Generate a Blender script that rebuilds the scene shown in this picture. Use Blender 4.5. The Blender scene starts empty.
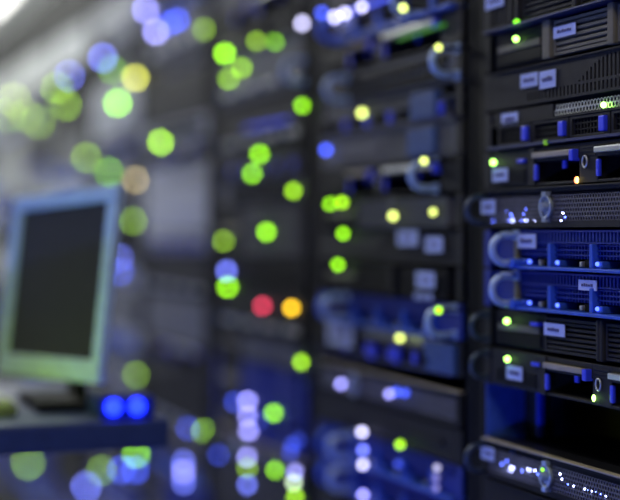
import bpy, bmesh, math, random
from mathutils import Vector, Matrix
random.seed(7)
S = bpy.context.scene
C = S.collection

# ------------------------------------------------------------------ camera, light, exposure
FPX, ANG, DIST, EYE, HOR = 1478.0, math.radians(20.25), 0.777, 1.35, 233.0
VIEW = Vector((-math.cos(ANG), math.sin(ANG), 0)); RIGHT = Vector((math.sin(ANG), math.cos(ANG), 0))
cd = bpy.data.cameras.new('camera'); cam = bpy.data.objects.new('camera', cd); C.objects.link(cam)
S.camera = cam
cd.sensor_width = 36.0; cd.lens = 36.0 * FPX / 620.0
cd.shift_y = -(250.0 - HOR) / 620.0
cd.clip_start = 0.02
cam.location = (0, -DIST, EYE)
cam.rotation_euler = VIEW.to_track_quat('-Z', 'Y').to_euler()
ZF = 1.475
FA = 77.0                                    # blur circle in pixels = FA * (1/focus - 1/depth)
cd.dof.use_dof = True; cd.dof.focus_distance = ZF
cd.dof.aperture_fstop = (cd.lens / 1000.0) / (FA / FPX)

w = bpy.data.worlds.new('world'); S.world = w; w.use_nodes = True
w.node_tree.nodes['Background'].inputs[0].default_value = (0.30, 0.38, 0.60, 1)
w.node_tree.nodes['Background'].inputs[1].default_value = 0.10
S.view_settings.view_transform = 'Standard'; S.view_settings.look = 'None'
S.view_settings.exposure = 0.0; S.view_settings.gamma = 1.0
S.view_settings.use_curve_mapping = False
S.cycles.use_adaptive_sampling = False
S.cycles.use_denoising = True
S.cycles.sample_clamp_indirect = 2.0
S.cycles.max_bounces = 6
S.cycles.caustics_reflective = False; S.cycles.caustics_refractive = False

def area(name, loc, rot, sx, sy, power, col):
    l = bpy.data.lights.new(name, 'AREA'); l.shape = 'RECTANGLE'; l.size = sx; l.size_y = sy
    l.energy = power; l.color = col
    o = bpy.data.objects.new(name, l); C.objects.link(o); o.location = loc; o.rotation_euler = rot
    return o
CEIL = 2.70
CEIL_ON = [(-4.4, -0.75, 23), (-6.2, -0.75, 34), (-8.0, -0.75, 30), (-8.3, 0.22, 40), (-6.4, 0.95, 24)]
CEIL_DIM = [(-2.6, -0.75, 3.2), (-0.4, -0.75, 9.0)]
for i, (x, y, p) in enumerate(CEIL_ON): area('ceiling_lamp_light', (x, y, CEIL - .07), (0, 0, 0), 1.1, .5, p, (.97, 1.0, .93))
for i, (x, y, p) in enumerate(CEIL_DIM): area('ceiling_lamp_light', (x, y, CEIL - .07), (0, 0, 0), 1.1, .5, p, (1.0, .88, .66))
UNSEEN_BLUE_TUBES = [(-2.0, .55, 8.5), (-3.6, .55, 5.0), (-.2, .55, 10.0)]  # unseen tubes assumed for the blue light; last one added for the rack gap
for x, z, p in UNSEEN_BLUE_TUBES: area('unseen_blue_tube_light', (x, -1.80, z), (math.radians(90), 0, 0), 1.2, .06, p, (.06, .14, 1.0))

# ------------------------------------------------------------------ helpers
def px_x(px, y=0.0):
    """X of the point on the vertical plane Y=y seen at image column px"""
    t = (px - 310.0) / FPX; d = DIST + y
    # x_c = -s sinA + d cosA ; z_c = s cosA + d sinA
    s = (d * math.cos(ANG) - t * d * math.sin(ANG)) / (math.sin(ANG) + t * math.cos(ANG))
    return -s
def px_depth(px, y=0.0): return -px_x(px, y) * math.cos(ANG) + (DIST + y) * math.sin(ANG)
def px_z(px, py, y=0.0): return EYE + (HOR - py) * px_depth(px, y) / FPX

MATS = {}
def mat(name, col, rough=.5, metal=0.0, noise=.12, scale=60.0, bump=0.0, spec=.5):
    if name in MATS: return MATS[name]
    m = bpy.data.materials.new(name); m.use_nodes = True; nt = m.node_tree
    b = nt.nodes['Principled BSDF']; b.inputs['Roughness'].default_value = rough; b.inputs['Metallic'].default_value = metal
    b.inputs['Specular IOR Level'].default_value = spec
    tc = nt.nodes.new('ShaderNodeTexCoord'); n = nt.nodes.new('ShaderNodeTexNoise'); n.inputs['Scale'].default_value = scale
    n.inputs['Detail'].default_value = 4
    nt.links.new(tc.outputs['Object'], n.inputs['Vector'])
    r = nt.nodes.new('ShaderNodeValToRGB'); r.color_ramp.elements[0].position = .3; r.color_ramp.elements[1].position = .7
    r.color_ramp.elements[0].color = [c * (1 - noise) for c in col] + [1]; r.color_ramp.elements[1].color = [min(1, c * (1 + noise)) for c in col] + [1]
    nt.links.new(n.outputs['Fac'], r.inputs['Fac']); nt.links.new(r.outputs['Color'], b.inputs['Base Color'])
    if bump:
        bp = nt.nodes.new('ShaderNodeBump'); bp.inputs['Strength'].default_value = bump; bp.inputs['Distance'].default_value = .001
        nt.links.new(n.outputs['Fac'], bp.inputs['Height']); nt.links.new(bp.outputs['Normal'], b.inputs['Normal'])
    MATS[name] = m; return m
def glow(name, col, strength, sampled=True):
    if name in MATS: return MATS[name]
    m = bpy.data.materials.new(name); m.use_nodes = True
    b = m.node_tree.nodes['Principled BSDF']; b.inputs['Base Color'].default_value = (.02, .02, .02, 1)
    b.inputs['Emission Color'].default_value = (*col, 1); b.inputs['Emission Strength'].default_value = strength
    m.cycles.emission_sampling = 'FRONT' if sampled else 'NONE'
    MATS[name] = m; return m

M_BLACK = mat('rack_black', (.006, .0065, .008), .6, spec=.08)
M_DARK = mat('server_dark', (.014, .0145, .017), .6, bump=.1, spec=.12)
M_CHAS = mat('chassis_steel', (.010, .0105, .013), .6, spec=.1)
M_OLIVE = mat('bezel_warm_grey', (.19, .178, .125), .6, bump=.1, spec=.15)
M_GREY = mat('bezel_grey', (.034, .034, .034), .6, bump=.1, spec=.12)
M_MID = mat('bezel_mid_grey', (.14, .145, .145), .6, spec=.12)
M_PALE = mat('bezel_pale_grey', (.46, .48, .47), .6, spec=.15)
M_TAN = mat('tan_trim', (.40, .36, .28), .5, spec=.2)
M_SILVER = mat('silver_metal', (.62, .64, .66), .35, .7)
M_BLUEM = mat('blue_metal', (.055, .15, .72), .4, .2, spec=.3)
M_BLUED = mat('deep_blue_plastic', (.012, .032, .25), .5, spec=.2)
M_LATCH = mat('blue_latch', (.045, .075, .95), .4)
M_STEELB = mat('steel_blue_cover', (.05, .10, .26), .5, spec=.15)
M_PAPER = mat('sticker_paper', (.58, .67, 1.0), .7, noise=.05, scale=150, spec=.1)
M_LOOP = mat('handle_light_blue', (.48, .64, 1.0), .4, .2)
M_SIDE = mat('rack_inner_blue', (.05, .10, .34), .6, spec=.2)
M_LIP = mat('lip_dark_blue', (.03, .04, .13), .5)
M_GLOSS = mat('chassis_gloss', (.012, .013, .018), .3, spec=.5)
M_INK = mat('sticker_ink', (.10, .10, .25), .7)
M_HANDLE = mat('handle_dark_steel', (.06, .085, .14), .4, .4)
M_YELLOW = mat('dull_yellow_box', (.05, .042, .012), .5, spec=.1)

MESH = {}
def finish(bm, key, m):
    me = bpy.data.meshes.new(key if isinstance(key, str) else 'mesh')
    bm.normal_update(); bm.to_mesh(me); bm.free()
    me.materials.append(m); return me
def bx(bm, x0, x1, y0, y1, z0, z1):
    v = [bm.verts.new(p) for p in ((x0,y0,z0),(x1,y0,z0),(x1,y1,z0),(x0,y1,z0),(x0,y0,z1),(x1,y0,z1),(x1,y1,z1),(x0,y1,z1))]
    for f in ((0,3,2,1),(4,5,6,7),(0,1,5,4),(1,2,6,5),(2,3,7,6),(3,0,4,7)): bm.faces.new([v[i] for i in f])
def link(name, me, parent=None, loc=(0,0,0)):
    o = bpy.data.objects.new(name, me); C.objects.link(o); o.location = loc
    if parent is not None: o.parent = parent
    return o
def boxp(name, parent, x0, x1, y0, y1, z0, z1, m, bevel=0.0):
    """one box-shaped piece; alike pieces share their mesh"""
    d = (round(x1-x0, 4), round(y1-y0, 4), round(z1-z0, 4)); key = ('box', d, m.name, bevel)
    if key not in MESH:
        bm = bmesh.new(); bx(bm, 0, d[0], 0, d[1], 0, d[2])
        if bevel:
            bmesh.ops.bevel(bm, geom=list(bm.edges), offset=min(bevel, .45*min(d)), segments=2, affect='EDGES', profile=.6)
        MESH[key] = finish(bm, name, m)
    return link(name, MESH[key], parent, (x0, y0, z0))
def multi(name, parent, boxes, m, key=None, loc=(0,0,0)):
    k = ('multi', key if key is not None else tuple(tuple(round(c, 5) for c in b) for b in boxes), m.name)
    if k not in MESH:
        bm = bmesh.new()
        for b in boxes: bx(bm, *b)
        MESH[k] = finish(bm, name, m)
    return link(name, MESH[k], parent, loc)
def tube(bm, pts, r, seg=10, closed=False):
    n = len(pts); rings = []
    P = [Vector(p) for p in pts]
    for i in range(n):
        if closed: t = (P[(i+1) % n] - P[i-1]).normalized()
        else: t = (P[min(i+1, n-1)] - P[max(i-1, 0)]).normalized()
        a = Vector((0,1,0)) if abs(t.y) < .9 else Vector((1,0,0))
        u = t.cross(a).normalized(); v = t.cross(u).normalized()
        rings.append([bm.verts.new(P[i] + r*(math.cos(2*math.pi*j/seg)*u + math.sin(2*math.pi*j/seg)*v)) for j in range(seg)])
    for i in range(n if closed else n-1):
        a, b = rings[i], rings[(i+1) % n]
        for j in range(seg):
            f = bm.faces.new((a[j], a[(j+1) % seg], b[(j+1) % seg], b[j])); f.smooth = True
    if not closed:
        bm.faces.new(rings[0][::-1]); bm.faces.new(rings[-1])
def cyl(bm, c, r0, r1, y0, y1, seg=20):
    """frustum along Y"""
    a = [bm.verts.new((c[0]+r0*math.cos(2*math.pi*j/seg), y0, c[1]+r0*math.sin(2*math.pi*j/seg))) for j in range(seg)]
    b = [bm.verts.new((c[0]+r1*math.cos(2*math.pi*j/seg), y1, c[1]+r1*math.sin(2*math.pi*j/seg))) for j in range(seg)]
    for j in range(seg): bm.faces.new((a[j], a[(j+1)%seg], b[(j+1)%seg], b[j]))
    bm.faces.new(a[::-1]); bm.faces.new(b)
def cached(name, key, m, parent, loc, fn):
    k = (key, m.name)
    if k not in MESH:
        bm = bmesh.new(); fn(bm); MESH[k] = finish(bm, name, m)
    return link(name, MESH[k], parent, loc)
def dome_mesh():
    if 'dome' not in MESH:
        bm = bmesh.new(); bmesh.ops.create_uvsphere(bm, u_segments=14, v_segments=8, radius=1.0)
        for f in bm.faces: f.smooth = True
        me = bpy.data.meshes.new('dome'); bm.to_mesh(me); bm.free(); me.materials.append(None); MESH['dome'] = me
    return MESH['dome']
def led(parent, x, z, r, m, y=-.002, name='indicator_light', sz=None):
    o = link(name, dome_mesh(), parent, (x, y, z)); o.scale = sz if sz else (r, r, r)
    o.material_slots[0].link = 'OBJECT'; o.material_slots[0].material = m
    return o
def tag(o, label, cat, group=None, kind=None):
    if label: o['label'] = label
    if cat: o['category'] = cat
    if group: o['group'] = group
    if kind: o['kind'] = kind
    return o
def empty(name, loc, label=None, cat=None, group=None):
    o = bpy.data.objects.new(name, None); C.objects.link(o); o.location = loc; o.empty_display_size = .05
    return tag(o, label, cat, group)
def struct(name, boxes, m):
    o = multi(name, None, boxes, m); o['kind'] = 'structure'; return o

# ------------------------------------------------------------------ the room
RX0, RX1, RY0, RY1 = -10.5, 1.6, -1.9, 2.4
M_FLOOR = mat('floor_tile', (.30, .31, .33), .35, scale=20)
M_AISLE = mat('aisle_wall_paint', (.16, .17, .19), .8, scale=8, noise=.04)
M_WALL = mat('wall_paint', (.62, .63, .62), .7, scale=8, noise=.04)
M_CEIL = mat('ceiling_paint', (.78, .78, .76), .8, scale=8, noise=.04)
struct('floor', [(RX0, RX1, RY0, RY1, -.1, 0)], M_FLOOR)
struct('ceiling', [(RX0, RX1, RY0, RY1, CEIL, CEIL+.1)], M_CEIL)
struct('wall_left', [(RX0, RX1, RY0-.1, RY0, 0, CEIL)], M_AISLE)
struct('wall_right', [(RX0, RX1, RY1, RY1+.1, 0, CEIL)], M_WALL)
struct('wall_far', [(RX0-.1, RX0, RY0-.1, RY1+.1, 0, CEIL)], M_WALL)
for i, (x, y, p) in enumerate(CEIL_ON + CEIL_DIM):
    what = ('glowing white' if p >= 10 else 'dimmed warm') + ' ceiling light panel above the ' + {(-4.4, True): 'aisle by the third rack past the red-lit one', (-6.2, True): 'aisle near the last rack', (-8.0, True): 'aisle end past the last rack', (-2.6, True): 'aisle before the red-lit rack',
            (-.4, True): 'aisle before the ring-handled servers', (-8.3, False): 'far corner past the last rack', (-6.4, False): 'back of the last rack'}[(x, y < 0)]
    e = empty('ceiling_light', (x, y, CEIL - .06), what, 'light', 'ceiling light panels')
    multi('frame', e, [(-.6,.6,-.3,-.26,0,.06),(-.6,.6,.26,.3,0,.06),(-.6,-.56,-.26,.26,0,.06),(.56,.6,-.26,.26,0,.06)], M_PALE)
    boxp('diffuser', e, -.56, .56, -.26, .26, .02, .05, glow('lamp_on' if p >= 10 else 'lamp_dim', (1, .98, .93), 6 if p >= 10 else .6, False))
for x, z, p in UNSEEN_BLUE_TUBES:
    e = empty('unseen_blue_tube_lamp', (x, RY0, z), 'unseen blue light tube on the aisle wall opposite the ' + ('red-lit rack' if x < -3 else 'trolley' if x < -1 else 'rack row end, added for blue light'), 'lamp', 'unseen blue wall tubes')
    boxp('housing', e, -.63, .63, 0, .04, -.05, .05, M_PALE)
    def fn(bm): tube(bm, [(-.6, .06, 0), (.6, .06, 0)], .016)
    cached('tube', 'bluetube', glow('tube_blue', (.1, .2, 1), 8, False), e, (0,0,0), fn)

# ------------------------------------------------------------------ racks
PITCH, RW, U = 0.540, 0.4826, 0.04445
R1 = px_x(484)                                   # left end of the equipment in the first rack
NR = 9
def rack_left(k): return R1 - PITCH*(k-1)
RACK_AT = {1: 'rack with the blue ring-handled servers', 2: 'rack next to the ring-handled servers', 3: 'rack with the red light', 4: 'first rack past the red-lit one',
           5: 'second rack past the red-lit one', 6: 'third rack past the red-lit one', 7: 'fourth rack past the red-lit one', 8: 'fifth rack past the red-lit one', 9: 'last rack of the row'}
Z_GRID = EYE + .005
VIS = {1: (-8, 6), 2: (-11, 8), 3: (-13, 10), 4: (-14, 10), 5: (-16, 10), 6: (-18, 9), 7: (-20, 9), 8: (-20, 9), 9: (-20, 9)}
RTOP = 2.05
for k in range(1, NR+1):
    x = rack_left(k); o = (PITCH - RW)/2
    e = empty('server_rack', (x + RW/2, 0, 0), 'tall black open-front ' + RACK_AT[k], 'rack', 'server racks in a row')
    a, b = -RW/2 - o, RW/2 + o
    for sx in (a + .0005, b - o - .0005 + .003):
        boxp('front_post', e, sx, sx + o - .003, .004, .05, .06, RTOP-.03, M_BLACK, .003)
        boxp('rear_post', e, sx, sx + o - .003, .78, .83, .06, RTOP-.03, M_BLACK, .003)
    for sx in (a + .001, b - .006):
        boxp('side_panel', e, sx, sx + .005, .055, .775, .07, RTOP-.04, M_SIDE)
    for sx in (-RW/2 + .001, RW/2 - .0155):
        boxp('mounting_rail', e, sx, sx + .0145, .052, .056, .07, RTOP-.04, M_GREY)
    boxp('top_panel', e, a, b, 0.0, .83, RTOP-.03, RTOP, M_BLACK, .004)
    boxp('header', e, a, b, -.004, .02, RTOP-.15, RTOP-.031, M_BLACK, .003)
    boxp('base', e, a, b, 0, .83, .0, .06, M_BLACK, .004)
    lo, hi = VIS[k]
    boxp('blanking_panel', e, -RW/2, RW/2, .0, .003, .07, Z_GRID + U*lo - .002, M_GREY)
    top = Z_GRID + U*(hi+1) + .002
    if top < RTOP - .16: boxp('blanking_panel', e, -RW/2, RW/2, .0, .003, top, RTOP-.152, M_GREY if k < 5 else M_PALE)

UNITS = {}                                       # rack -> list of (z0, z1, root)
def unit(name, rack, z, h, label, group=None):
    e = empty(name, (rack_left(rack), 0, z), label, 'server', group)
    UNITS.setdefault(rack, []).append((z, z+h, e)); return e
def body(e, h, m=None, y=.03, ears=True, em=None):
    boxp('chassis', e, .017, RW-.017, y, .66, .0008, h-.0008, m or M_CHAS)
    if ears:
        em = M_GREY if em is M_MID else em
        for x0 in (0, RW-.0165): boxp('ear', e, x0, x0+.0165, 0, .003, .0006, h-.0006, em or M_DARK, .0012)
def sticker(e, x, z, wd, ht, y=0.0, seed=0, m=None):
    s = boxp('sticker', e, x, x+wd, y-.0012, y-.0002, z, z+ht, m or M_PAPER); s['label'] = 'pale blue sticker'
    rnd = random.Random(seed); bs = []; cx = wd*.2
    while cx < wd*.78:
        bw = rnd.uniform(.0022, .0044); bs.append((cx, min(cx+bw, wd*.82), -.0005, 0, ht*.38, ht*.38 + ht*rnd.uniform(.2, .3))); cx += bw + .0014
    multi('printed_text', s, bs, M_INK, loc=(0, -.0003, 0)); return s
def stick(e, l, r, t, b, y=-.0008, seed=0):
    z0 = e.location.z; m = (l+r)/2; x0 = px_x(l) - e.location.x; x1 = px_x(r) - e.location.x
    zt, zb_ = px_z(m, t) - z0, px_z(m, b) - z0
    if zt > .0425: zb_ -= zt - .0425; zt = .0425
    return sticker(e, max(x0, .001), max(zb_, .001), x1-max(x0, .001), zt-max(zb_, .001), y, seed)
def ring_handle(e, x, z, wx, wz, m, r=.004, out=.030, name='pull_handle'):
    def fn(bm):                              # a loop standing out towards the aisle, both feet on the face
        rr = wz/2; p = [(0, .001, rr)]
        for i in range(13):
            t = math.pi/2 - math.pi*i/12
            p.append((0, -(out-min(rr, out)) - min(rr, out)*math.cos(t), rr*math.sin(t)))
        p.append((0, .001, -rr)); tube(bm, p, r, 10)
        bx(bm, -r*1.4, r*1.4, -.002, .001, rr-r*1.3, rr+r*1.3); bx(bm, -r*1.4, r*1.4, -.002, .001, -rr-r*1.3, -rr+r*1.3)
    return cached(name, ('loop', round(wz,4), r, out), m, e, (x, 0, z), fn)
def louvre_panel(e, x0, x1, z0, z1, n, m, gap=.45):
    t = .003
    multi('panel_frame', e, [(0, x1-x0, 0, .028, 0, t), (0, x1-x0, 0, .028, z1-z0-t, z1-z0), (0, t, 0, .028, t, z1-z0-t), (x1-x0-t, x1-x0, 0, .028, t, z1-z0-t)], m, loc=(x0, 0, z0))
    p = (z1 - z0 - 2*t)/n
    for i in range(n):
        boxp('louvre_slat', e, x0+t, x1-t, .0008, .010, z0+t+p*(i+gap/2), z0+t+p*(i+1-gap/2), m, .0006)
    bars = []; q = x0 + t + .003
    while q < x1 - t - .001: bars.append((q-x0, q-x0+.0011, .004, .008, t, z1-z0-t)); q += .0042
    g = multi('vent_grid', e, bars, m, loc=(x0, 0, z0)); g['kind'] = 'stuff'
def hexgrille(name, e, x0, x1, z0, z1, m, y=0.0, p=.0052, wall=.26, th=.0012):
    wd, ht = x1-x0, z1-z0
    def fn(bm):
        row = p*.866; nz = int(ht/row); nx = int(wd/p); R = p/math.sqrt(3)
        for j in range(nz):
            for i in range(nx):
                cx = (i + .5 + (.5 if j % 2 else 0))*p; cz = (j+.5)*row
                if cx + p/2 > wd: continue
                o, q, qb = [], [], []
                for s in range(6):
                    t = math.pi/6 + s*math.pi/3; c, d = math.cos(t), math.sin(t)
                    o.append(bm.verts.new((cx+R*c, 0, cz+R*d))); q.append(bm.verts.new((cx+R*(1-wall)*c, 0, cz+R*(1-wall)*d)))
                    qb.append(bm.verts.new((cx+R*(1-wall)*c, th, cz+R*(1-wall)*d)))
                for s in range(6):
                    u = (s+1) % 6
                    bm.faces.new((o[s], o[u], q[u], q[s])); bm.faces.new((q[s], q[u], qb[u], qb[s]))
    g = cached(name, ('hex', round(wd,4), round(ht,4), p, wall), m, e, (x0, y, z0), fn); g['kind'] = 'stuff'; return g

# ---- the kinds of server. Every one has its origin at the lower left corner of its face
H1 = U - .0012
def k_louvre(e, m, panels, dividers=(), h=H1, bay=None, n=5):
    body(e, h, em=M_DARK if m is M_OLIVE else m)
    for x0, x1 in panels: louvre_panel(e, x0, x1, .003, h-.004, n*(2 if h > .06 else 1), m)
    for x0, x1 in dividers: boxp('divider', e, x0, x1, -.004, .028, .001, h-.001, m, .002)
    if bay:
        x0, x1 = bay
        boxp('control_panel', e, x0, x1, .004, .029, .002, h-.002, M_DARK, .001)
        boxp('disc_tray', e, x0+.012, x1-.012, .001, .005, h*.45, h*.62, M_OLIVE, .0008)
        boxp('drive_door', e, x0+.010, x1-.010, .002, .005, h*.12, h*.40, M_CHAS, .0008)
def k_slot(e, m, x_arc=.2036, h=H1):
    body(e, h, em=m)
    top = h-.002
    bs = [(.017, .10, 0, .029, .001, top)]; x = .10; p = .0076; sl = .0034
    while x < RW - .03:
        q = x + p
        bs.append((x, x+p-sl, 0, .029, .001, top))                       # rib
        if x < x_arc: lo = .014; bs.append((x+p-sl, q, 0, .029, lo, top))
        else:
            t = min(1, (x-x_arc)/.07); a = .016 + (top-.019)*math.sin(t*math.pi/2)
            bs.append((x+p-sl, q, 0, .029, .0128, .0158)); bs.append((x+p-sl, q, 0, .029, a, top))
        bs.append((x+p-sl, q, 0, .029, .001, .0042))
        x = q
    bs.append((x, RW-.017, 0, .029, .001, top))
    b = multi('slotted_bezel', e, bs, m, key=('slot', round(x_arc, 4)))
    boxp('bezel_lip', e, .017, RW-.017, -.003, .02, top-.0002, top+.0012, m)
def k_drive(e, m, first=.045, pitch=.0795, n=5, h=H1, latch=None):
    body(e, h, em=m, y=.028)
    latch = latch or M_LATCH
    zt = h*.66
    boxp('top_strip', e, .017, .155, .002, .026, zt, h-.001, m, .0008)
    hexgrille('vent_mesh', e, .157, RW-.05, zt+.001, h-.002, M_SILVER if m is M_GREY else m, y=.003, p=.0062, wall=.3)
    boxp('strip_frame', e, .017, RW-.017, -.001, .02, zt-.0022, zt, m)
    boxp('sill', e, .017, RW-.017, -.004, .02, .0004, .0032, M_LIP)
    for i in range(n):
        x = first + pitch*i
        if x + pitch > RW - .015: break
        c = multi('drive_carrier', e, [(0, pitch-.003, 0, .020, 0, .0028), (0, pitch-.003, 0, .020, zt-.0095, zt-.0067), (0, .004, 0, .020, .0028, zt-.0095), (pitch-.022, pitch-.019, 0, .020, .0028, zt-.0095), (pitch-.007, pitch-.003, 0, .020, .0028, zt-.0095)], m, loc=(x, 0, .0038))
        bars = [(q*.0062+.0055, q*.0062+.0072, .002, .006, .003, zt-.0098) for q in range(9)] + [(.004, pitch-.022, .002, .006, z, z+.0014) for z in (.0075, .0135)]
        multi('carrier_grid', c, bars, M_DARK)
        boxp('latch', c, pitch-.0185, pitch-.0075, -.004, .008, .003, zt-.0100, latch, .0015)
def k_bay(e, m, xs, second, shift=0.0, h=H1):
    """long recessed bays with a bar handle above each"""
    body(e, h, em=m, y=.045)
    boxp('left_cover', e, .017, xs-.008, .001, .042, .001, h-.001, m, .0012)
    for i in range(4): boxp('vent_fin', e, .030, xs-.020, -.0012, .0015, .006+.004*i, .008+.004*i, M_DARK)
    boxp('post', e, xs-.008, xs+.004, -.002, .042, .001, h-.001, m, .0012)
    a, b = xs+.004, second-.036
    for (a, b, tip) in ((xs+.004, second-.036, True), (second, RW-.06, False)):
        boxp('bay_top', e, a, b, .0, .042, h*.62, h-.001, m, .001)
        boxp('bay_floor', e, a, b, .0, .042, .001, h*.10, m, .001)
        boxp('bar_handle', e, a+.001, b-.012, -.006, -.0005, h*.70, h*.84, M_TAN if tip else M_SILVER, .0012)
        boxp('blue_latch', e, b-.010, b-.002, -.007, .004, h*.56, h*.84, M_LATCH, .0015)
        boxp('blue_release', e, a, a+.006, -.003, .001, h*.16, h*.56, M_LATCH, .0015)
        boxp('blue_tab', e, (a+b)/2-.004, (a+b)/2+.004, .008, .011, h*.42, h*.62, M_LATCH, .001)
    boxp('control_panel', e, second-.036, second, .0, .042, .001, h-.001, m, .001)
    def fn(bm):
        p = [(.0046*math.cos(t*math.pi/9), 0, .0058*math.sin(t*math.pi/9)) for t in range(18)]; tube(bm, p, .0011, 8, True)
    cached('round_button', 'button', M_SILVER, e, (second-.022, -.002, h*.52), fn)
    for i in range(3): boxp('seam', e, second-.033, second-.004, -.0008, .001, h*.66+.004*i, h*.66+.004*i+.0016, m)
    boxp('right_cover', e, RW-.06, RW-.017, .001, .042, .001, h-.001, m, .0012)
def k_mesh(e, m, lock=.1526, h=H1, rim=None):
    rim = rim or m
    body(e, h, em=M_DARK, y=.03)
    boxp('bezel_top', e, .002, RW-.002, .0045, .0295, h-.0009, h+.0006, M_GLOSS)
    multi('bezel_frame', e, [(.002, RW-.002, -.002, .028, .001, .0075), (.002, RW-.002, -.002, .028, h-.0045, h-.001), (.002, .012, -.002, .028, .0075, h-.0045), (RW-.012, RW-.002, -.002, .028, .0075, h-.0045)], m)
    boxp('top_ledge', e, .002, RW-.002, -.005, .004, h-.0012, h+.0008, rim, .0008)
    hexgrille('perforated_grille', e, .0125, RW-.0125, .0076, h-.0046, M_MESHG, y=-.0015)
    ring_handle(e, .008, h*.5, 0, .030, M_HANDLE, .0032, .026, 'ear_loop')
    def fn(bm):
        tube(bm, [(.0115*math.cos(t*math.pi/12), -.004, .0115*math.sin(t*math.pi/12)) for t in range(24)], .0014, 8, True)
        cyl(bm, (0, 0), .0105, .0105, 0, -.002); cyl(bm, (0, 0), .0050, .0044, -.002, -.010, 14)
        bx(bm, -.0042, .0042, -.006, 0, .0115, .0160); bx(bm, -.0042, .0042, -.006, 0, -.0160, -.0115)
        bx(bm, -.0012, .0012, -.0112, -.009, -.003, .003)
    k = cached('lock', 'lock', M_LOCK, e, (lock, -.002, h*.52), fn); k['label'] = 'round silver key lock'
M_MESHG = mat('grille_metal', (.17, .17, .19), .5, .2, spec=.2)
M_LOCK = mat('lock_steel', (.45, .53, .64), .3, .35)
def k_ring(e, m, d1=.138, d2=.226, h=H1, handle=None):
    body(e, h, em=m, y=.028)
    ring_handle(e, .079, h*.5, 0, .0312, handle or M_LOOP, .0042, .030, 'ring_handle')
    boxp('handle_plate', e, .075, .0815, -.0015, .004, .004, h-.004, M_OLIVE, .001)
    boxp('left_block', e, .017, .084, .004, .027, .003, h-.003, m, .001)
    bs = []; x = .086
    while x < RW - .03:
        bs.append((x, x+.0030, .001, .02, h*.70, h-.003)); x += .0065
    bs += [(.084, RW-.017, 0, .02, h-.003, h-.001), (.084, RW-.017, 0, .02, h*.66, h*.70)]
    multi('vent_row', e, bs, m, key='ringvents')
    boxp('ledge', e, .075, RW-.017, -.008, .02, .0004, .0040, M_BLUEM, .001)
    ds = [.0845, d1, d2, d2 + (d2-d1), d2 + 2*(d2-d1)]
    for i, x0 in enumerate(ds[:-1]):
        x1 = ds[i+1]
        boxp('divider', e, x1-.003, x1+.003, -.004, .026, .003, h*.66, M_BLUEM, .001)
        bars = [(.006+q*.006, .006+q*.006+.0018, .003, .010, 0, h*.36) for q in range(int((x1-x0-.012)/.006))]
        bars += [(.003, x1-x0-.004, .002, .009, z, z+.0016) for z in (.003, .008, .013)]
        multi('drive_grid', e, bars, m, loc=(x0, 0, h*.30))
        boxp('port_block', e, x0+.007, x0+.019, -.002, .02, h*.10, h*.26, M_BLUEM, .001)
        boxp('port', e, x1-.019, x1-.010, .001, .02, h*.10, h*.27, M_BLACK)
        boxp('screw_post', e, x1-.027, x1-.022, -.001, .02, h*.12, h*.24, M_SILVER, .001)
    boxp('end_block', e, ds[-1]+.003, RW-.017, .002, .027, .004, h*.66, m, .001)
    def fn(bm):
        cyl(bm, (0, 0), .0052, .0052, 0, -.010, 14)
    cached('thumbscrew', 'thumb', M_BLUEM, e, (.090, -.002, .0062), fn)
def k_switch(e, m, h=H1):
    body(e, h, em=m)
    boxp('faceplate', e, .017, RW-.017, .003, .029, .001, h-.001, m, .001)
    for i in range(24):
        x = .085 + i*.0142 + (i//6)*.005
        for z in (.006, .023): boxp('network_port', e, x, x+.0120, .0005, .004, z, z+.0125, M_BLACK)
def k_store(e, m, h):
    """tall storage unit, upright drive carriers side by side"""
    body(e, h, em=m)
    boxp('bezel_rim', e, .017, RW-.017, -.003, .02, h-.006, h-.001, m, .001)
    boxp('bezel_rim', e, .017, RW-.017, -.003, .02, .001, .006, m, .001)
    n = 12; p = (RW-.05)/n
    for i in range(n):
        x = .025 + i*p
        c = boxp('drive_carrier', e, x, x+p-.002, .002, .028, .008, h-.008, m, .0012)
        boxp('latch', c, .006, p-.010, -.006, .0005, .006, .016, M_SILVER if i % 3 else M_STEELB, .0012)
def k_blank(e, m, h):
    body(e, h, em=m)
    boxp('faceplate', e, .017, RW-.017, 0, .029, .001, h-.001, m, .0015)
    boxp('recess_bar', e, .05, RW-.05, -.003, .001, h*.45, h*.58, m, .001)

# ---- rack 1, unit by unit
def lx(px): return px_x(px) - R1
def slot(n): return Z_GRID + U*n
G1 = 'sharp servers beside the ring handles'
def lz(px, py, z): return px_z(px, py) - z
GREEN_N = glow('near_green', (.42, 1.0, .15), 8)
BLUE_N = glow('near_blue', (.10, .16, 1.0), 18)
WHITEBLUE_N = glow('near_white_blue', (.45, .5, 1.0), 26)
RED_N = glow('near_red', (1.0, .18, .06), 7)

z = slot(5); e = unit('rack_server', 1, z, H1, 'grey louvred server with sticker at its left end, above two green lights', G1)
k_louvre(e, M_GREY, [(.004+.0165, .056), (.093, .20), (.215, .40)], [(.066, .074), (.080, .088), (.203, .212), (.405, .46)])
stick(e, 487, 505, -9, 4, seed=1)
boxp('underside_lip', e, .017, RW-.017, -.010, .02, -.0004, .0014, M_LIP)
led(e, lx(520), .0036, .0034, glow('near_green_plain', (.22, 1, .02), 2.5), y=-.004)
z = slot(6); e = unit('rack_server', 1, z, H1, 'dark drive server with blue latches topmost of the ring-handle rack', G1)
k_drive(e, M_DARK)

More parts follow.
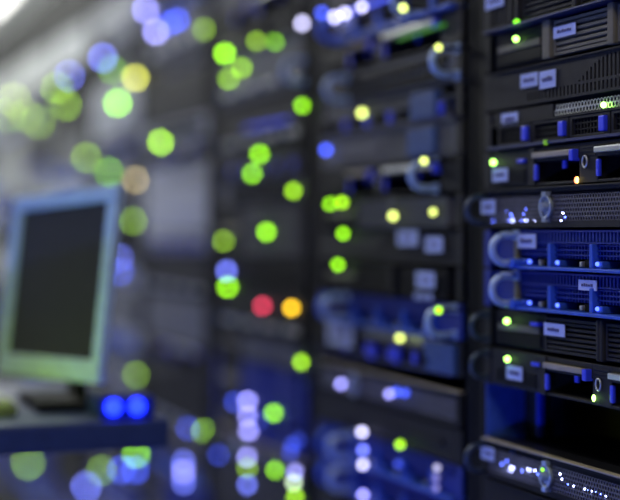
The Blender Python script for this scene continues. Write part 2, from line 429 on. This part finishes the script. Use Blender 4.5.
z = slot(4); e = unit('rack_server', 1, z, H1, 'warm grey louvred server with white sticker on its louvres and silver disc tray', G1)
k_louvre(e, M_OLIVE, [(lx(554), lx(609)), (lx(618), .40)], [(lx(545), lx(552.5)), (lx(610.5), lx(616.5)), (.402, .46)], bay=(.020, lx(544)))
stick(e, 555, 577, 25, 36.5, seed=2)
led(e, lx(517.5), lz(517.5, 39, z), .0031, GREEN_N)
z = slot(3); e = unit('rack_server', 1, z, H1, 'plain grey server with slots cut along an arc and two stickers', G1)
k_slot(e, M_GREY, lx(575))
stick(e, 522, 539, 73.5, 87, seed=3); stick(e, 541, 557, 70.5, 88, seed=4)
z = slot(2); e = unit('rack_server', 1, z, H1, 'server with row of blue drive latches under a bright green light', G1)
k_drive(e, M_GREY, first=lx(527)-.068, pitch=.0795)
stick(e, 501, 517, 113, 126.5, y=.0018, seed=5)
led(e, lx(604.5), lz(604.5, 105, z), .0031, GREEN_N, y=-.001)
led(e, lx(549), .0016, .0030, glow('near_green_low', (.35, .9, .05), .35), y=-.004)
z = slot(1); e = unit('rack_server', 1, z, H1, 'server with recessed bays, bar handles and small red light', G1)
k_bay(e, M_GREY, lx(534), lx(598))
stick(e, 494, 509, 168.5, 181.5, seed=6)
led(e, lx(496.5), lz(496.5, 162.5, z), .0031, GREEN_N, y=-.004)
for i, m_ in enumerate((RED_N, glow('near_amber', (1, .75, .15), 6))): led(e, lx(577.5)+.003*i, lz(579, 180, z), .0018, m_, sz=(.0015, .0015, .0034))
boxp('blue_mark', e, lx(519), lx(526), -.003, .001, lz(522, 163, z), lz(522, 159, z), M_LATCH, .001)
z = slot(0); e = unit('rack_server', 1, z, H1, 'perforated bezel server with silver lock right above the blue ring handles', G1)
k_mesh(e, M_GREY)
stick(e, 484.5, 498, 200, 214, y=-.003, seed=7)
def mesh_leds(e, z, spots):
    for px, py, r, m_ in spots: led(e, lx(px), lz(px, py, z), r*.8, m_, y=.0032 if r > .0015 else -.001)
mesh_leds(e, z, [(490, 222, .0030, BLUE_N), (510, 222, .0036, WHITEBLUE_N), (523, 222, .0032, WHITEBLUE_N), (532, 222, .0024, WHITEBLUE_N), (506, 221, .0016, BLUE_N), (519, 221, .0016, BLUE_N),
                 (564, 213, .0013, WHITEBLUE_N), (562, 221, .0013, WHITEBLUE_N), (566, 217, .0010, BLUE_N), (590, 221.5, .0012, WHITEBLUE_N), (599, 221.5, .0012, BLUE_N), (607, 221.5, .0012, WHITEBLUE_N), (610, 221.5, .0010, WHITEBLUE_N),
                 (512, 215, .0011, BLUE_N), (525, 214, .0011, BLUE_N), (508, 211, .0009, BLUE_N), (527, 209, .0009, BLUE_N)])
z = slot(-1); e = unit('rack_server', 1, z, H1, 'blue server with ring handle, sticker near its left end, under the perforated bezel', G1)
k_ring(e, M_BLUED, lx(552), lx(594)); stick(e, 519, 537, 234, 248, seed=8)
z = slot(-2); e = unit('rack_server', 1, z, H1, 'blue server with ring handle and white sticker on its middle vents', G1)
k_ring(e, M_BLUED, lx(552), lx(594)); stick(e, 580, 598, 280, 290.5, seed=9)
for zz in (slot(-1), slot(-2)):
    r = [u[2] for u in UNITS[1] if abs(u[0]-zz) < 1e-4][0]
    for px in (532, 560, 600): led(r, lx(px), H1*.20, .0022, glow('near_blue_soft', (.08, .15, 1), 3.5), y=-.003)
z = slot(-3); e = unit('rack_server', 1, z, H1, 'dark louvred server with white sticker and green light, under the blue servers', G1)
k_louvre(e, M_GREY, [(lx(545), lx(598)), (lx(606), .44)], [(lx(599), lx(602)), (lx(602.5), lx(605.5))], bay=(.020, lx(543)), n=6)
stick(e, 545.5, 566, 323.5, 336, seed=10)
led(e, lx(510), lz(510, 321, z), .0033, GREEN_N, y=-.004)
boxp('blue_mark', e, lx(532), lx(540), -.003, .005, lz(536, 326, z), lz(536, 322, z), M_LATCH, .001)
ring_handle(e, .008, H1*.5, 0, .028, M_HANDLE, .0032, .020, 'ear_loop')
z = slot(-4); e = unit('rack_server', 1, z, H1, 'server with recessed bays and small green light, lowest above the gap', G1)
k_bay(e, M_GREY, lx(545), lx(612))
stick(e, 508, 523.5, 366, 380, seed=11)
led(e, lx(510.5), lz(510.5, 359, z), .0031, GREEN_N, y=-.004)
led(e, lx(595.5), lz(595.5, 398, z), .0025, GREEN_N, sz=(.0018, .002, .0036))
boxp('blue_mark', e, lx(533), lx(541), -.003, .001, lz(536, 366, z), lz(536, 362, z), M_LATCH, .001)
ring_handle(e, .008, H1*.5, 0, .028, M_HANDLE, .0032, .020, 'ear_loop')
z = EYE - .2355 - H1; e = unit('rack_server', 1, z, H1, 'perforated bezel server with tan top edge and lock, below the empty gap', G1)
k_mesh(e, M_DARK, rim=M_TAN)
stick(e, 484.5, 497, 447, 459.5, y=-.003, seed=12)
mesh_leds(e, z, [(488, 462, .0028, BLUE_N), (509, 469, .0036, WHITEBLUE_N), (526, 470.5, .0028, WHITEBLUE_N), (532, 470, .0022, WHITEBLUE_N), (520, 471, .0016, BLUE_N), (503, 464, .0013, BLUE_N), (508, 461, .0012, BLUE_N), (539, 474, .0012, BLUE_N),
                 (561, 474, .0010, WHITEBLUE_N), (563, 479, .0011, WHITEBLUE_N), (575, 486, .0014, WHITEBLUE_N), (586, 489, .0014, WHITEBLUE_N), (589, 490, .0010, BLUE_N), (593, 491, .0012, WHITEBLUE_N), (597, 492, .0010, BLUE_N), (602, 494, .0012, BLUE_N), (607, 496, .0010, WHITEBLUE_N), (569, 484, .0010, BLUE_N)])
led(e, lx(556), lz(553, 468, z), .0020, glow('lock_green', (.3, 1, .05), 2), y=-.016)
z2 = z - U; e = unit('rack_server', 1, z2, H1, 'dark slotted server directly below the tan-edged perforated bezel', G1); k_slot(e, M_DARK)
# inside the empty gap of rack 1
zg0, zg1 = EYE - .234, slot(-4)
rk = [o for o in C.objects if o.name == 'server_rack'][0]
boxp('blue_light_sheet', rk, -RW/2-.0024, -RW/2-.0006, .004, .105, zg0-.04, zg1+.02, mat('post_blue_light', (.05, .13, .62), .5))  # added sheet; its blue stands in for blue light on the post
e = empty('cable_post', (px_x(533, .05), .05, zg0), 'dark upright post with painted blue reflection inside the empty rack gap', 'post')
boxp('upright', e, -.006, .012, 0, .02, .002, zg1-zg0-.002, M_GREY, .002); boxp('blue_reflection', e, .014, .018, -.003, .004, .002, zg1-zg0-.003, M_LATCH)  # reflection of a blue light put into the colour of a thin strip
e = empty('battery_box', (R1 + .004, .115, zg0 + .0012), 'dull yellow black box deep inside the rack gap', 'box')
boxp('case', e, 0, .16, 0, .25, .0015, .046, M_YELLOW, .004); boxp('case_lid', e, -.002, .162, -.002, .252, .0465, .0525, M_YELLOW, .003)

# ---- the other racks
TONES = {'dark': M_DARK, 'grey': M_GREY, 'mid grey': M_MID, 'pale grey': M_PALE, 'blue': M_BLUED}
KIND_WORD = {'louvre': 'louvred server', 'slot': 'slotted server', 'drive': 'drive-latch server', 'bay': 'recessed-bay server', 'mesh': 'perforated bezel server',
             'ring': 'loop-handled server', 'switch': 'network switch', 'store': 'storage unit of upright drives', 'blank': 'plain faced storage unit'}
def make(kind, tone, rack, z, h=H1, extra=''):
    nm = {'switch': 'network_switch', 'store': 'storage_unit', 'blank': 'storage_unit'}.get(kind, 'rack_server')
    e = unit(nm, rack, z, h, '', 'units in the ' + RACK_AT[rack])
    e['_k'] = f'{tone} ' + ('double-height ' if kind == 'louvre' and h > .06 else '') + KIND_WORD[kind]; e['_h'] = h; m = TONES[tone]
    if kind == 'louvre': k_louvre(e, m, [(.155, .27), (.285, .44)], [(.27, .285)], h=h, bay=(.02, .15))
    elif kind == 'slot': k_slot(e, m)
    elif kind == 'drive': k_drive(e, m)
    elif kind == 'bay': k_bay(e, m, .12, .25)
    elif kind == 'mesh': k_mesh(e, m, rim=M_TAN if m in (M_DARK,) else m)
    elif kind == 'ring': k_ring(e, m, handle=M_BLUEM)
    elif kind == 'switch': k_switch(e, m)
    elif kind == 'store': k_store(e, m, h)
    elif kind == 'blank': k_blank(e, m, h)
    return e
# rack 2 from top to bottom
R2 = {8: ('drive', 'grey'), 7: ('louvre', 'grey'), 6: ('ring', 'grey'), 5: ('bay', 'grey'), 4: ('switch', 'mid grey'), 3: ('drive', 'mid grey'), 2: ('slot', 'mid grey'), 1: ('bay', 'dark'), 0: ('louvre', 'mid grey'),
      -1: ('slot', 'grey'), -2: ('louvre', 'dark'), -3: ('ring', 'blue'), -4: ('drive', 'grey')}
for n, (k_, t_) in R2.items(): make(k_, t_, 2, slot(n))
zb = EYE - .190 - H1
e = make('mesh', 'dark', 2, zb)
for n, (k_, t_) in enumerate([('blank', 'dark'), ('ring', 'blue'), ('ring', 'blue'), ('slot', 'dark'), ('drive', 'dark')]): make(k_, t_, 2, zb - U*(n+1))
def find(rack, z):
    return min(UNITS[rack], key=lambda u: 0 if u[0] <= z <= u[1] else min(abs(z-u[0]), abs(z-u[1])))[2]
kinds1 = ['louvre', 'slot', 'drive', 'bay', 'mesh', 'ring', 'switch']
for k in range(3, NR+1):
    lo, hi = VIS[k]; n = hi; rnd = random.Random(100+k)
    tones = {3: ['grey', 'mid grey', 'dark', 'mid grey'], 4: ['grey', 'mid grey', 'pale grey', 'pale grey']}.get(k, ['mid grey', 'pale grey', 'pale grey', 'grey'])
    used = set()
    while n >= lo:
        for _ in range(60):
            t_ = rnd.choice(tones)
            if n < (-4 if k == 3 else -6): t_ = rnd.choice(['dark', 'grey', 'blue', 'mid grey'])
            two = rnd.random() < .42 and n - 1 >= lo
            kk = rnd.choice(['store', 'blank', 'louvre'] if two else kinds1)
            if (kk, t_, two) not in used: break
        used.add((kk, t_, two))
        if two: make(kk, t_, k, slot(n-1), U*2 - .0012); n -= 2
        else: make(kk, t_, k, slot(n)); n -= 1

# ---- stickers, handles and covers that show on rack 2
def rloc(px, py, y=0.0):
    wx = px_x(px, y); rack = int(math.floor((R1 + PITCH - wx - 1e-6)/PITCH)) + 0
    rack = max(1, min(NR, math.ceil((R1 - wx)/PITCH - 1e-9) + 1))
    if wx < rack_left(rack) - .001: rack += 1
    z = px_z(px, py, y); e = find(rack, z); x = min(max(wx - rack_left(rack), .006), RW-.008 if y > -.03 else RW+.022)
    return e, x, z - e.location.z, rack
for i, (l, r, t, b) in enumerate([(401, 421, 227, 242), (429, 446, 237, 252), (420, 438, 272, 288), (418, 436, 294, 306), (331, 356, 319, 340), (343, 356, 18, 28)]):
    e = rloc((l+r)/2, (t+b)/2)[0]; stick(e, l, r, t, b, y=-.004, seed=20+i)
for px, py, wz, out in [(418, 13, .032, .034), (458, 50, .032, .034), (436, 167, .032, .034), (347, 303, .032, .036), (455, 312, .032, .036), (315, 47, .032, .032), (347, 78, .032, .032), (353, 440, .032, .036), (353, 470, .030, .036)]:
    e, x, z, r = rloc(px, py); ring_handle(e, min(max(x, .010), RW-.010), H1/2, 0, wz, M_LOOP, .0045, out)
for l, r, py, m_, h_ in [(300, 395, 14, glow('strip_blue', (.06, .10, 1.0), 1.6, False), .003), (248, 290, 110, glow('strip_blue_dim', (.05, .08, .9), .9, False), .004), (401, 447, 33, glow('green_reflection', (.10, .60, .02), .35, False), .003)]:  # green strip glows in place of green light reflected on a lip
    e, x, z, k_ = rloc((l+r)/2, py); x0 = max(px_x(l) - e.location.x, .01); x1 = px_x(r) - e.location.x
    boxp('light_or_reflection_strip', e, x0, min(x1, RW-.005), -.006, -.001, min(z, .038), min(z, .038)+h_, m_)
for px, py, wd, ht, m_ in [(414, 107, .075, .034, M_STEELB), (411, 143, .080, .034, M_STEELB), (436, 371, .085, .036, M_STEELB), (372, 358, .014, .02, M_LATCH), (396, 361, .014, .02, M_LATCH), (428, 362, .012, .018, M_LATCH)]:
    e, x, z, r = rloc(px, py); x = min(x, RW-.02-wd*.9); boxp('cover_plate', e, x, x+wd, -.006, .004, max(.001, min(z, .004)), max(.001, min(z, .004))+ht, m_, .0015)

# ---- indicator lights: colour and how bright the light spreads in the blur
COL = {'g': (.24, .68, .003), 'gy': (.32, .70, .008), 'dg': (.13, .25, .01), 'lg': (.46, .70, .06), 'y': (.60, .62, .06), 'am': (.95, .55, .01), 'r': (.62, .04, .09), 'b': (.05, .09, .80),
       'lb': (.16, .20, .92), 'lv': (.34, .33, .95), 'w': (.66, .64, 1.0), 'pg': (.62, .72, .16), 'tan': (.30, .24, .10), 'wg': (.60, .80, .50)}
LIGHTS = [(403,9,'pg',1.3),(444,46,'pg',1.5),(315,20,'w',1),(335,15,'w',1),(345,12,'w',1),(362,5,'w',1),(322,13,'b',.8),(311,104,'g',1.1),(362,113,'pg',1.2),(326,150,'b',1),(424,161,'pg',1.3),
  (342,200,'gy',1),(330,204,'g',.9),(393,216,'pg',1.3),(433,212,'pg',1.3),(343,232,'g',1),(338,263,'g',1),(441,309,'gy',1.6),(400,338,'pg',1.2),(341,384,'lv',.8),(389,394,'lv',.9),(396,392,'b',1),(405,393,'b',.9),
  (362,433,'w',1),(363,450,'lb',1),(363,467,'w',.95),(363,495,'lv',1),(400,448,'gy',1.2),(398,464,'b',.4),(437,468,'w',.5),(436,478,'lv',.35),(436,488,'lv',.35),
  (303,362,'gy',.95),(293,308,'am',1),(264,306,'r',.8),(229,287,'g',1.0),(228,271,'lb',.7),(268,232,'g',1.1),(295,191,'gy',.85),(254,177,'g',1.0),(261,151,'g',1.0),(225,241,'dg',1.0),(258,45,'dg',1.3),(277,38,'g',.55),
  (226,55,'g',1.3),(243,68,'gy',.6),(230,79,'gy',.5),(249,401,'lv',.8),(249,416,'lv',.7),(250,431,'lv',.75),(249,457,'lv',.8),(275,413,'g',1),(249,466,'dg',1.2),(249,485,'lb',.7),(277,470,'g',.9),(297,472,'lv',.8),(296,484,'wg',.9),(297,497,'gy',.9),
  (294,445,'b',.35),(292,455,'b',.3),(236,402,'b',.4),(220,455,'b',.3),
  (209,433,'gy',.8),(190,428,'b',.5),(185,462,'lb',.5),(185,472,'lv',.5),(185,482,'lb',.5),(162,145,'gy',.9),(209,28,'dg',1),(137,180,'tan',.8),(111,175,'g',.45),(90,157,'dg',.9),(135,221,'dg',.9),(119,103,'g',1.0),(137,78,'y',.8),(114,70,'g',.28),
  (147,10,'lv',.75),(157,32,'lv',.8),(179,20,'b',.7),(170,24,'b',.6),(104,58,'lb',.6),(71,76,'lb',.45),(58,88,'dg',.8),(67,105,'dg',.9),(15,85,'lg',.22),(10,115,'dg',.6),(40,122,'dg',.7),(28,117,'lg',.2),
  (143,377,'dg',.7),(144,457,'g',.75),(103,468,'dg',.9),(29,463,'dg',.7),(123,470,'b',.6),(137,470,'b',.6),(90,488,'lb',.6),(121,258,'lb',.35),(122,272,'b',.5),(300,440,'b',.2),(262,420,'b',.3)]
for px, py, c, br in LIGHTS:
    ly = -.041 if (px, py) in ((403, 9), (424, 161), (444, 46), (441, 309)) else -.0085 if px > 319 else 0.0             # nearer units carry their lights on short stems, proud of the handles
    e, x, z, r = rloc(px, py, ly)
    zc = px_depth(px); coc = FA*abs(1/ZF - 1/zc)
    rad = .0042 if r == 2 else .0052 if r == 3 else .0058 if r == 4 else .0062 if r < 7 else .0075
    d = FPX*2*rad/zc; st = br*max(1.0, (max(coc, d)/d)**2)/.85
    hh = e.get('_h', H1); z = min(max(z, rad+.0006), hh-rad-.0006); x = max(x, rad+.001)
    o = led(e, x, z, rad, glow(f'light_{c}_{br}_{round(st,1)}', COL[c], st, r == 2), y=ly if ly else -rad*.5)
    if ly: boxp('light_stem', e, x-.0016, x+.0016, ly+.002, .001, z-.0016, z+.0016, M_DARK)
    o['_c'] = c
# ---- labels of the units in racks 2 and on: kind, lights, rack
CW = {'g': 'green', 'gy': 'green', 'dg': 'dim green', 'lg': 'green', 'y': 'yellow', 'am': 'amber', 'r': 'red', 'b': 'blue', 'lb': 'blue', 'lv': 'lavender', 'w': 'white', 'pg': 'green', 'tan': 'tan', 'wg': 'pale green'}
for rack in range(2, NR+1):
    for z0, z1, e in UNITS[rack]:
        cs = sorted({CW[ch['_c']] for ch in e.children if '_c' in ch})
        for q in (3, 2, 1, 0):
            t = e['_k'] + (' with ' + ' and '.join(cs[:q]) + ' light' if cs and q else ' without lit lights' if not cs else ' with lights') + ', ' + RACK_AT[rack]
            if len(t.split()) <= 16: break
        e['label'] = t; del e['_k']; del e['_h']
        for ch in e.children:
            if '_c' in ch: del ch['_c']

# ------------------------------------------------------------------ trolley with the monitor
M_BAND = mat('trolley_blue_grey', (.05, .08, .20), .4, .2)
M_FRAME = mat('monitor_frame', (.60, .80, 1.0), .5, spec=.2)
M_SCREEN = mat('monitor_screen', (.040, .040, .044), .4, spec=.2)
TX, TY, TZ = -1.80, -.30, EYE - .233
t = empty('trolley', (TX - .27, TY - .24, 0), 'dark blue-grey trolley standing in the aisle under the monitor', 'trolley')
boxp('worktop', t, -.27, .27, -.24, .24, TZ-.037, TZ, M_BAND, .006)
boxp('column', t, .10, .16, -.07, -.01, .09, TZ-.037, M_BLACK, .006)
boxp('base', t, -.25, .25, -.2, .2, .06, .10, M_BLACK, .01)
for sx in (-.22, .22):
    for sy in (-.17, .17):
        def fn(bm): cyl(bm, (0, 0), .03, .03, -.012, .012, 18)
        cached('castor', 'castor', M_BLACK, t, (sx, sy, .030), fn)
c0 = Vector((0, -DIST, EYE)) + 2.0*(VIEW + (57-310)/FPX*RIGHT + Vector((0, 0, (HOR-281)/FPX)))
yaw, lean, roll = math.radians(55), math.radians(7.5), math.radians(2)
nrm = -VIEW*math.cos(yaw) - RIGHT*math.sin(yaw)
uu = RIGHT*math.cos(yaw) - VIEW*math.sin(yaw)
vv = Vector((0,0,1))*math.cos(lean) - nrm*math.sin(lean)
uu, vv = uu*math.cos(roll) + vv*math.sin(roll), vv*math.cos(roll) - uu*math.sin(roll)
nn = uu.cross(vv)
me = empty('monitor', (c0.x, c0.y, TZ), 'flat monitor with dark blank screen and pale blue-grey frame', 'monitor')
ROT = Matrix((uu, -nn, vv)).transposed().to_4x4(); ROT.translation = c0 - Vector(me.location)
def mon(name, boxes, m, bevel=.0):
    o = multi(name, me, boxes, m); o.matrix_local = ROT; return o
W2, H2 = .134, .102; fw, ft, fb = .025, .021, .030
fr = mon('frame', [(-W2-fw, W2+fw, -.006, .006, H2, H2+ft), (-W2-fw, W2+fw, -.006, .006, -H2-fb, -H2), (-W2-fw, -W2, -.006, .006, -H2, H2), (W2, W2+fw, -.006, .006, -H2, H2)], M_FRAME)
bv = fr.modifiers.new('soft', 'BEVEL'); bv.width = .003; bv.segments = 2
mon('screen', [(-W2, W2, 0, .004, -H2, H2)], M_SCREEN)
mon('back_cover', [(-W2-.004, W2+.004, .0065, .016, -H2-.01, H2+.01)], M_CHAS)
multi('neck', me, [(-.03, .03, .020, .034, .012, .10)], M_CHAS)
multi('foot', me, [(-.08, .08, -.04, .09, .0005, .012)], M_CHAS)
k = empty('keyboard', (-2.06, -.535, TZ), 'grey keyboard lying on the trolley in front of the monitor', 'keyboard')
boxp('tray', k, -.17, .17, -.04, .06, .0005, .014, M_MID, .003)
for j in range(4):
    for i in range(14): boxp('key', k, -.162 + i*.0232, -.162 + i*.0232 + .0195, -.033 + j*.0225, -.033 + j*.0225 + .0190, .0142, .020, M_PALE)
bxp = lambda px, z_, py: Vector((0, -DIST, EYE)) + z_*(VIEW + (px-310)/FPX*RIGHT + Vector((0, 0, (HOR-py)/FPX)))
p = bxp(122, 1.88, 410)
sb = empty('switch_box', (p.x, p.y, TZ), 'small dark blue box with two bright blue lights on trolley beside the monitor', 'box')
boxp('case', sb, -.05, .03, -.035, .035, .0005, .028, M_BLUED, .003)
for dy in (-.018, .012): led(sb, .031, .0155, .011, glow('box_blue', (.008, .022, 1), 6), y=dy)
g = empty('added_green_lamp', (-1.852, -.600, TZ), 'small round green lamp added on the trolley to tint the monitor frame', 'lamp')  # added lamp that throws green light on the lower monitor frame
def fn(bm):
    bmesh.ops.create_cone(bm, cap_ends=True, segments=24, radius1=.024, radius2=.020, depth=.014)
cached('lamp_base', 'puck', M_BLACK, g, (0, 0, .0078), fn)
led(g, 0, .022, .014, glow('puck_green', (.62, 1, .01), 90), y=0, name='lamp_lens')
